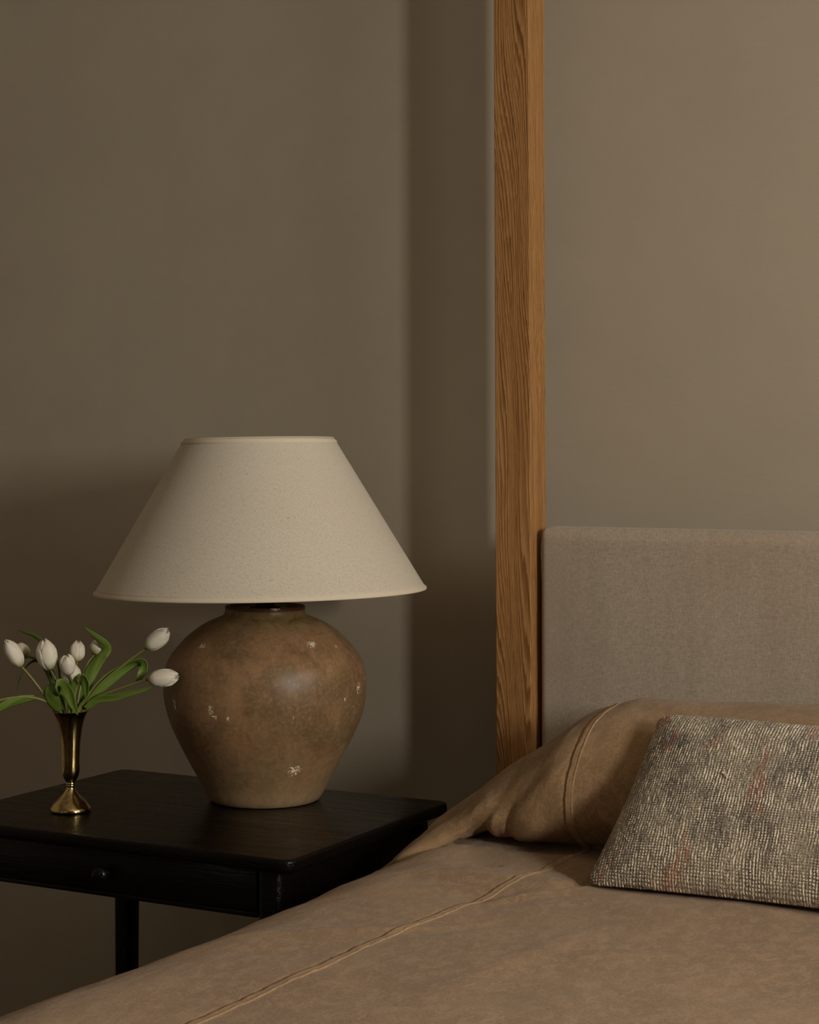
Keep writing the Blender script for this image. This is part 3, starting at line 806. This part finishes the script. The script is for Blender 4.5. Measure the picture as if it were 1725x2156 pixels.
for (x, y) in ((ax0, ay0), (ax1 - LW, ay0), (ax0, ay1 - LW), (ax1 - LW, ay1 - LW)):
    b = rounded_slab(x, x + LW, y, y + LW, 0.0, az1, 0.012, 0.0015)
    for v in b.verts:                      # gentle taper towards the foot
        if v.co.z < 0.3: v.co.x = x + LW / 2 + (v.co.x - x - LW / 2) * 0.8; v.co.y = y + LW / 2 + (v.co.y - y - LW / 2) * 0.8
    npart('leg', b)
npart('side_apron', box_bm((ax0 + 0.006, ay0 + LW, az0), (ax0 + 0.026, ay1 - LW, az1), 0.001))
npart('side_apron', box_bm((ax1 - 0.026, ay0 + LW, az0), (ax1 - 0.006, ay1 - LW, az1), 0.001))
npart('back_apron', box_bm((ax0 + LW, ay1 - 0.026, az0), (ax1 - LW, ay1 - 0.006, az1), 0.001))
npart('drawer_rail', box_bm((ax0 + LW, ay0 + 0.004, az0), (ax1 - LW, ay0 + 0.026, az0 + 0.007), 0.0008))
dr = npart('drawer_front', box_bm((ax0 + LW + 0.0015, ay0 + 0.003, az0 + 0.0082), (ax1 - LW - 0.0015, ay0 + 0.024, az1 - 0.0015), 0.0014))
kn = link('knob', lathe('knob', [(0, 0.0285), (0.004, 0.0284), (0.009, 0.0268), (0.0126, 0.0232), (0.0137, 0.0190), (0.0125, 0.0150), (0.0105, 0.0132), (0.0112, 0.0122), (0.0114, 0.0106), (0.0098, 0.0092), (0.0072, 0.0070), (0.0068, 0.0), (0, 0)], 40), M_ESP, dr)
kn.rotation_euler = (R_(90), 0, 0); kn.location = (-1.6835 - ox, ay0 + 0.0035 - oy, 0.5545)

# ------------------------------------------------------------------ lamp
LX, LY = -1.632, 2.547
PR = 0.0002288; Yb = 1545
prof_px = [(150, 291), (175, 290), (195, 296), (212, 312), (228, 350), (250, 405), (285, 468), (330, 530), (375, 582), (420, 623), (465, 660), (510, 690), (560, 711), (610, 724), (665, 732), (720, 734), (790, 731), (870, 717), (940, 700), (1000, 678),
           (1075, 645), (1150, 607), (1225, 567), (1300, 526), (1375, 485), (1450, 447), (1500, 421), (1525, 404), (1540, 388), (1545, 372)]
prof = [(w * PR, (Yb - y) * PR) for y, w in prof_px][::-1]
body = catmull(prof, 110).tolist()
hz = (Yb - 138) * PR
body = [(0.0, 0.0)] + body + [(288 * PR, hz - 0.001), (282 * PR, hz), (262 * PR, hz - 0.0005), (255 * PR, hz - 0.004)] 
body += [(0.054, hz - 0.007), (0.0, hz - 0.007)]
FR = math.atan2(0 - LX, LY)   # angle (from -Y towards +X) of the camera as seen from the lamp
PIXR = 0.0002288
def chip(px, py, r, el=1.0):
    dx = (px - 826) * PIXR; tilt = (1240 + py * 0.29 - 960) / 3820
    h = (Yb - py) * PIXR
    for _ in range(30):       # height of the surface point seen there, allowing for the downward line of sight
        rad = max(float(np.interp(h, [p[1] for p in prof][::-1] if prof[0][1] > prof[-1][1] else [p[1] for p in prof], [p[0] for p in prof])), abs(dx) * 1.01)
        hn = (Yb - py) * PIXR + tilt * rad * math.sqrt(max(0, 1 - (dx / rad) ** 2))
        h = 0.6 * h + 0.4 * hn
    a = FR + math.asin(max(-0.99, min(0.99, dx / rad)))
    return (a, h, r, rad, el)
CHIPS += [chip(385, 432, 0.013, 1.8), chip(1150, 425, 0.014, 1.2), chip(1325, 440, 0.006, 1.5), chip(1488, 752, 0.013, 0.8), chip(450, 900, 0.009, 0.7), chip(575, 965, 0.006), chip(1035, 1345, 0.020, 1.2), chip(475, 945, 0.009, 1.2), chip(190, 850, 0.010, .6), chip(1385, 828, 0.004), chip(900, 165, 0.012, 2), chip(1010, 960, 0.005)]
lamp = thing('table_lamp', 'large table lamp with aged brown ceramic jar base and cream conical linen shade', 'lamp', (LX, LY, TZ))
M_POT = mat_pot()
link('jar_base', lathe('jar_base', body, 160, wob=0.006), M_POT, lamp)
M_BLK = mat_metal('blackened_metal', (0.02, 0.018, 0.016), 0.45)
link('socket_stem', lathe('socket_stem', [(0.0, hz - 0.0075), (0.026, hz - 0.007), (0.026, hz - 0.003), (0.0235, hz - 0.0015), (0.016, hz - 0.001), (0.0155, hz + 0.014), (0.0165, hz + 0.016), (0.0165, hz + 0.060), (0.014, hz + 0.066), (0.0, hz + 0.066)], 40), M_BLK, lamp)
M_SH = mat_shade(); M_TR = mat_trim()
RB, RT, SH = 0.2747, 0.1243, 0.2526
SZ = 0.9566 - TZ
th = 0.0014
sp = [(RB + (RT - RB) * t, SH * t) for t in np.linspace(0, 1, 26)]
shp = sp + [(r - th, z) for r, z in sp[::-1]]
shp.append(shp[0])
shade = link('lamp_shade', lathe('lamp_shade', shp, 180, uvs=(1.2, 1)), M_SH, lamp)
shade.location = (-0.008, 0.0, SZ); shade.rotation_euler = (0, R_(-0.9), 0)
shade['label'] = 'cream linen conical shade'
def band(z0, z1, out):
    s = lambda z: RB + (RT - RB) * z / SH
    pr = [(s(z0) + out, z0), (s(z0) + out * 1.25, z0 + (z1 - z0) * .3), (s(z1) + out * 1.2, z1 - (z1 - z0) * .25), (s(z1) + out * 0.6, z1), (s(z1) - 0.0005, z1), (s(z1) - th - out, z1), (s(z0) - th - out, z0), (s(z0), z0 - 0.0006), (s(z0) + out, z0)]
    return pr
link('top_trim', lathe('top_trim', band(SH - 0.0085, SH + 0.0008, 0.0005), 180, uvs=(1.2, 1), wob=0.004, seed=3), M_TR, shade)
link('bottom_trim', lathe('bottom_trim', band(-0.0008, 0.0095, 0.0005), 180, uvs=(2, 1), wob=0.002, seed=8), M_TR, shade)
# spider ring carrying the shade, with the bulb inside
bm = bmesh.new()
for k in range(3):
    a = R_(30 + 120 * k)
    me = tube('t', [(0.012 * math.cos(a), 0.012 * math.sin(a), SH - 0.030), (0.07 * math.cos(a), 0.07 * math.sin(a), SH - 0.022), ((RT - 0.004) * math.cos(a), (RT - 0.004) * math.sin(a), SH - 0.012)], 0.0014, 6, 8); bm.from_mesh(me); bpy.data.meshes.remove(me)
me = tube('t', [(0.012 * math.cos(a), 0.012 * math.sin(a), SH - 0.030) for a in np.linspace(0, 2 * PI, 25)], 0.0016, 6); bm.from_mesh(me); bpy.data.meshes.remove(me)
link('shade_spider', me_of(bm, 'shade_spider', True), M_BLK, shade)
bm = bmesh.new()
me = tube('t', [(0.016, 0, hz + 0.01), (0.052, 0, hz + 0.05), (0.058, 0, hz + 0.12), (0.035, 0, hz + 0.20), (0.004, 0, SZ + SH - 0.031)], 0.0015, 6, 26); bm.from_mesh(me); bpy.data.meshes.remove(me)
me = tube('t', [(-0.016, 0, hz + 0.01), (-0.052, 0, hz + 0.05), (-0.058, 0, hz + 0.12), (-0.035, 0, hz + 0.20), (-0.004, 0, SZ + SH - 0.031)], 0.0015, 6, 26); bm.from_mesh(me); bpy.data.meshes.remove(me)
link('harp', me_of(bm, 'harp', True), M_BLK, lamp)
mg = NT('frosted_bulb').set(Base_Color=lin(226, 220, 206), Roughness=0.35)
link('bulb', lathe('bulb', [(0.0, hz + 0.064), (0.013, hz + 0.066), (0.015, hz + 0.082), (0.024, hz + 0.105), (0.030, hz + 0.128), (0.027, hz + 0.147), (0.016, hz + 0.160), (0.0, hz + 0.164)], 32), mg, lamp)

# ------------------------------------------------------------------ brass vase
VX, VY = -1.851, 2.312
Q = 0.00019
vp = [(1668, 150), (1664, 168), (1655, 172), (1645, 171), (1632, 168), (1622, 160), (1600, 146), (1575, 122), (1550, 95), (1525, 70), (1500, 51), (1480, 40), (1462, 33), (1456, 35), (1452, 41), (1446, 41), (1441, 37), (1436, 41), (1428, 41), (1422, 36), (1416, 40),
      (1400, 50), (1380, 61), (1355, 70), (1320, 76), (1260, 79), (1200, 81), (1150, 83), (1100, 86), (1050, 91), (1000, 97), (950, 106), (900, 117), (870, 127), (840, 140), (826, 149), (820, 153)]
outer = [(w * Q, (1668 - y) * Q) for y, w in vp]
tk = 0.0009
inner = [(max(r - tk, 0.001), z) for r, z in outer if z > (1668 - 1400) * Q][::-1]
vprof = [(0, 0)] + outer + [(outer[-1][0] - 0.0004, outer[-1][1] + 0.0006)] + inner + [(0, (1668 - 1404) * Q)]
vase = link('bud_vase', lathe('bud_vase', vprof, 96), mat_brass(), None, (VX, VY, TZ))
tag(vase, 'slender flared brass bud vase on the near-black nightstand', 'vase')
MOUTH = Vector((VX, VY, TZ + (1668 - 820) * Q))

# ------------------------------------------------------------------ tulips
M_PET = mat_petal(); M_STEM = mat_stem()
M_LF = [mat_leaf('tulip_leaf', lin(98, 126, 50), lin(130, 154, 64)), mat_leaf('tulip_leaf_deep', lin(76, 102, 38), lin(106, 130, 50))]
AX_R = Vector((math.cos(R_(38.7)), math.sin(R_(38.7)), 0))      # across the bouquet
AX_F = Vector((math.sin(R_(38.7)), -math.cos(R_(38.7)), 0))     # towards the foot of the bed
MM = 0.000762
def loc(px, py, w):
    """bouquet coordinates -> offset from the vase mouth (metres); w in mm towards the viewer's side"""
    s = 1 - w * 0.001 / 2.9
    return AX_R * ((px - 155) * MM * s) + Vector((0, 0, (1503 - py) * MM * s)) + Vector((0, 0, w * 0.00014)) + AX_F * (w * 0.001)
def np3(v): return np.array(v[:])
def petal(root, o, d, L, R, a0, inner, open_, seed):
    d = d.normalized(); ref = Vector((0.2, 0.3, 1)) if abs(d.z) < 0.9 else Vector((1, 0, 0))
    e1 = d.cross(ref).normalized(); e2 = d.cross(e1)
    ns_, nt = 13, 18; rs = random.Random(seed)
    P = np.zeros((nt, ns_, 3)); uv = np.zeros((nt, ns_, 2))
    ra = R * (0.90 if inner else 1.0); ln = L * (rs.uniform(0.93, 1.0) if inner else rs.uniform(0.95, 1.02))
    tw = rs.uniform(-0.06, 0.06)
    for j in range(nt):
        t = j / (nt - 1)
        # goblet-shaped bud: fills quickly, stays full, closes late at the blunt top
        r = ra * float(np.interp(t, [0, .06, .15, .28, .45, .62, .76, .87, .95, 1.0], [.16, .50, .76, .94, 1.0, .97, .86, .64, .40, .14 if inner else .20]))
        r += ra * open_ * t * t * 0.55
        wdt = R_(66 if inner else 58) * float(np.interp(t, [0, .12, .35, .6, .8, .92, 1], [.75, .9, 1.08, 1.08, .98, .80, .42]))
        for i in range(ns_):
            s = i / (ns_ - 1) * 2 - 1
            a = a0 + s * wdt + tw * t
            edge = abs(s) ** 3
            rr = r * (1 + (0.10 * t if not inner else 0.0) * edge - (0.07 if not inner else 0) * abs(s) ** 1.5 + (0.07 if not inner else 0.02) * math.exp(-(s / 0.16) ** 2) * math.sin(PI * t) * 0.5) + 0.0005 * noise.noise(Vector((s * 2, t * 4, seed * 1.7)))
            h = ln * t - ln * 0.10 * (abs(s) ** 2.2) * max(0, (t - 0.45) / 0.55) + 0.0007 * math.sin(s * 9 + seed) * max(0, t - .8) * 5
            p = o + d * h + e1 * (rr * math.cos(a)) + e2 * (rr * math.sin(a))
            P[j, i] = p[:]; uv[j, i] = ((s + 1) / 2, t)
    ob = link('petal', grid_mesh('petal', P, uv), M_PET, root)
    md = ob.modifiers.new('t', 'SOLIDIFY'); md.thickness = 0.0006; md.offset = -1
    return ob
def leaf(root, pts, width, side, fold=0.25, mat=0, twist=0.0, curl=0.0, n=36, tipw=0.0):
    """pts: bouquet px points (px, py, w); width in mm; side: across-vector hint (right, up, toward)"""
    P3 = catmull([np3(loc(*p)) for p in pts], n)
    if not isinstance(side[0], (tuple, list)): side = (side, side)
    sds = np.array([np3(AX_R * q[0] + Vector((0, 0, q[1])) + AX_F * q[2]) for q in side])
    T = np.gradient(P3, axis=0); T /= np.linalg.norm(T, axis=1)[:, None]
    m = 9; P = np.zeros((n, m, 3)); uv = np.zeros((n, m, 2))
    for j in range(n):
        t = j / (n - 1)
        s0 = np.array([np.interp(t, np.linspace(0, 1, len(sds)), sds[:, k]) for k in range(3)])
        s = s0 - T[j] * s0.dot(T[j]); s /= np.linalg.norm(s) + 1e-9
        nn = np.cross(T[j], s)
        a = twist * t; s, nn = s * math.cos(a) + nn * math.sin(a), nn * math.cos(a) - s * math.sin(a)
        w = width * 0.001 * (math.sin(PI * min(1, 0.12 + 0.88 * t) ** 0.85) ** 0.75 if t < 1 else 0)
        w = max(w, 0.0003)
        for i in range(m):
            q = i / (m - 1) * 2 - 1
            P[j, i] = P3[j] + s * (q * w) + nn * (fold * w * (abs(q) ** 1.5) + curl * w * q * q * q) + nn * (0.05 * w * math.sin(q * 4 + t * 14))
            uv[j, i] = ((q + 1) / 2, t)
    o = link('leaf', grid_mesh('leaf', P, uv), M_LF[mat], root)
    md = o.modifiers.new('t', 'SOLIDIFY'); md.thickness = 0.0006; md.offset = 0
    return o
def tulip(label, base, tip, stem, R=13.5, open_=0.05, roll=0.0, leaves=(), seed=1, srad=(0.0026, 0.0022, 0.0020)):
    root = thing('tulip', label, 'flower', MOUTH, 0, 'white tulips in the brass vase')
    b = loc(*base); t = loc(*tip); d = (t - b); L = d.length
    for k in range(6):
        petal(root, b, d, L, R * 0.001, roll + k * PI / 3, k % 2 == 1, open_ * (1.0 if k % 2 else 0.7), seed * 10 + k)
    bottom = [(152 + (stem[0][0] - 155) * 0.12, 1600, stem[0][2] * 0.1)]
    pts = [np3(loc(*p)) for p in bottom + list(stem)] + [np3(b + d * 0.02)]
    link('stem', tube('stem', pts, srad, 10, 40), M_STEM, root)
    for lf in leaves: leaf(root, *lf[0], **lf[1])
    return root
tulip('plump white tulip at the far left of the bunch, leaning out left', (53, 1408, 12), (21, 1351, 20), [(132, 1499, 3), (104, 1472, 8), (80, 1440, 10), (64, 1420, 12)], R=13.0, seed=1, roll=0.5,
      leaves=[(([(126, 1497, -4), (112, 1440, -12), (88, 1399, -18), (65, 1408, -20), (51, 1435, -20), (46, 1468, -18)], 5.5, (0.3, 0.5, 0.8)), dict(mat=1, fold=0.3))])
tulip('small shaded white tulip half hidden behind the plump one at far left', (63, 1386, -18), (47, 1364, -44), [(140, 1499, -4), (122, 1430, -12), (102, 1400, -18), (84, 1392, -18)], R=12, seed=2,
      leaves=[(([(136, 1498, -8), (112, 1430, -20), (98, 1365, -28), (80, 1345, -30), (62, 1337, -34), (47, 1331, -38)], 5.0, (0.2, 0.6, 0.6)), dict(mat=1, fold=0.25))])
tulip('largest upright white tulip, second head from the left in front', (113, 1417, 20), (99, 1350, 22), [(145, 1498, 6), (136, 1466, 12), (124, 1436, 18)], R=16.5, open_=0.12, seed=3, roll=0.15,
      leaves=[(([(142, 1498, 2), (139, 1455, 2), (133, 1415, 0), (124, 1382, -4)], 5.0, (0.9, 0, 0.3)), dict(mat=1))])
tulip('small white tulip bud with ruffled top standing at the bunch centre, rear', (168, 1400, 2), (170, 1355, -2), [(158, 1497, 0), (164, 1450, 2), (165, 1420, 2)], R=12.0, open_=0.16, seed=4, roll=0.9)
tulip('small round white tulip facing the viewer just left of centre', (151, 1427, 26), (146, 1386, 44), [(160, 1498, 6), (162, 1455, 16), (155, 1436, 22)], R=12.6, open_=0.2, seed=5, roll=0.3,
      leaves=[(([(133, 1504, 8), (119, 1482, 15), (117, 1462, 21), (133, 1450, 25), (149, 1464, 31), (160, 1490, 33), (170, 1513, 31)], 14.0, (0.80, 0.45, 0.45)), dict(mat=0, fold=0.2)),
              (([(158, 1502, 8), (153, 1470, 16), (157, 1444, 20), (172, 1432, 22), (184, 1442, 26), (188, 1462, 27), (185, 1480, 26)], 12.5, (0.75, -0.15, 0.65)), dict(mat=0, fold=0.2))])
tulip('low white tulip tucked behind the round one, mostly hidden', (155, 1449, 6), (156, 1403, 4), [(152, 1497, 2), (154, 1470, 4)], R=15.5, open_=0.35, seed=6, roll=0.0)
tulip('shaded blush-white tulip behind the tall pointed leaf', (204, 1387, -22), (224, 1356, -34), [(168, 1498, -4), (176, 1450, -12), (190, 1405, -20)], R=15.5, seed=7, roll=0.4,
      leaves=[(([(176, 1500, -4), (186, 1452, -8), (200, 1415, -10), (216, 1390, -10), (227, 1374, -6), (219, 1360, 0), (203, 1345, 2), (182, 1326, 2)], 11.0, ((0.9, 0.4, 0.2), (0.9, 0.4, 0.2), (0.8, 0.5, 0.5), (0.6, 0.6, 0.6), (0.6, 0.7, 0.4))), dict(mat=0, fold=0.25))])
tulip('white tulip at the upper right on a long arching stem', (312, 1375, 20), (361, 1336, 32), [(172, 1499, 3), (188, 1484, 4), (218, 1447, 8), (266, 1408, 14), (298, 1384, 18)], R=14.6, open_=0.12, seed=8, roll=0.2,
      leaves=[(([(180, 1497, 2), (215, 1456, 2), (243, 1431, 2), (270, 1412, 2), (292, 1402, 6), (305, 1407, 10), (306, 1420, 14), (298, 1436, 16), (290, 1450, 14)], 12.5, ((-0.5, 0.7, 0.3), (-0.5, 0.7, 0.3), (-0.3, 0.6, 0.8), (0.7, 0.3, 0.8), (1.0, 0.15, 0.1), (1.0, 0.1, 0.0))), dict(mat=0, fold=0.2))])
tulip('open-tipped white tulip at the lower right, pointing at the lamp jar', (316, 1441, 46), (381, 1436, 62), [(174, 1500, 1), (200, 1480, 10), (250, 1461, 26), (296, 1446, 40)], R=14.8, open_=0.22, seed=9, roll=0.1,
      leaves=[(([(184, 1499, 4), (210, 1482, 14), (250, 1476, 28), (292, 1466, 40), (330, 1456, 50)], 6.5, (-0.1, 0.9, 0.4)), dict(mat=0, fold=0.2))])
tulip('tulip on the stem bending out past the left edge of the photo', (-52, 1506, 26), (-96, 1546, 32), [(134, 1502, 1), (113, 1486, 6), (75, 1473, 12), (32, 1473, 18), (-8, 1482, 22), (-36, 1494, 25)], R=14.0, seed=10,
      leaves=[(([(80, 1474, 12), (48, 1479, 16), (18, 1490, 20), (-8, 1504, 22), (-40, 1528, 24)], 8.0, (-0.3, 0.85, 0.45)), dict(mat=0, fold=0.2))])
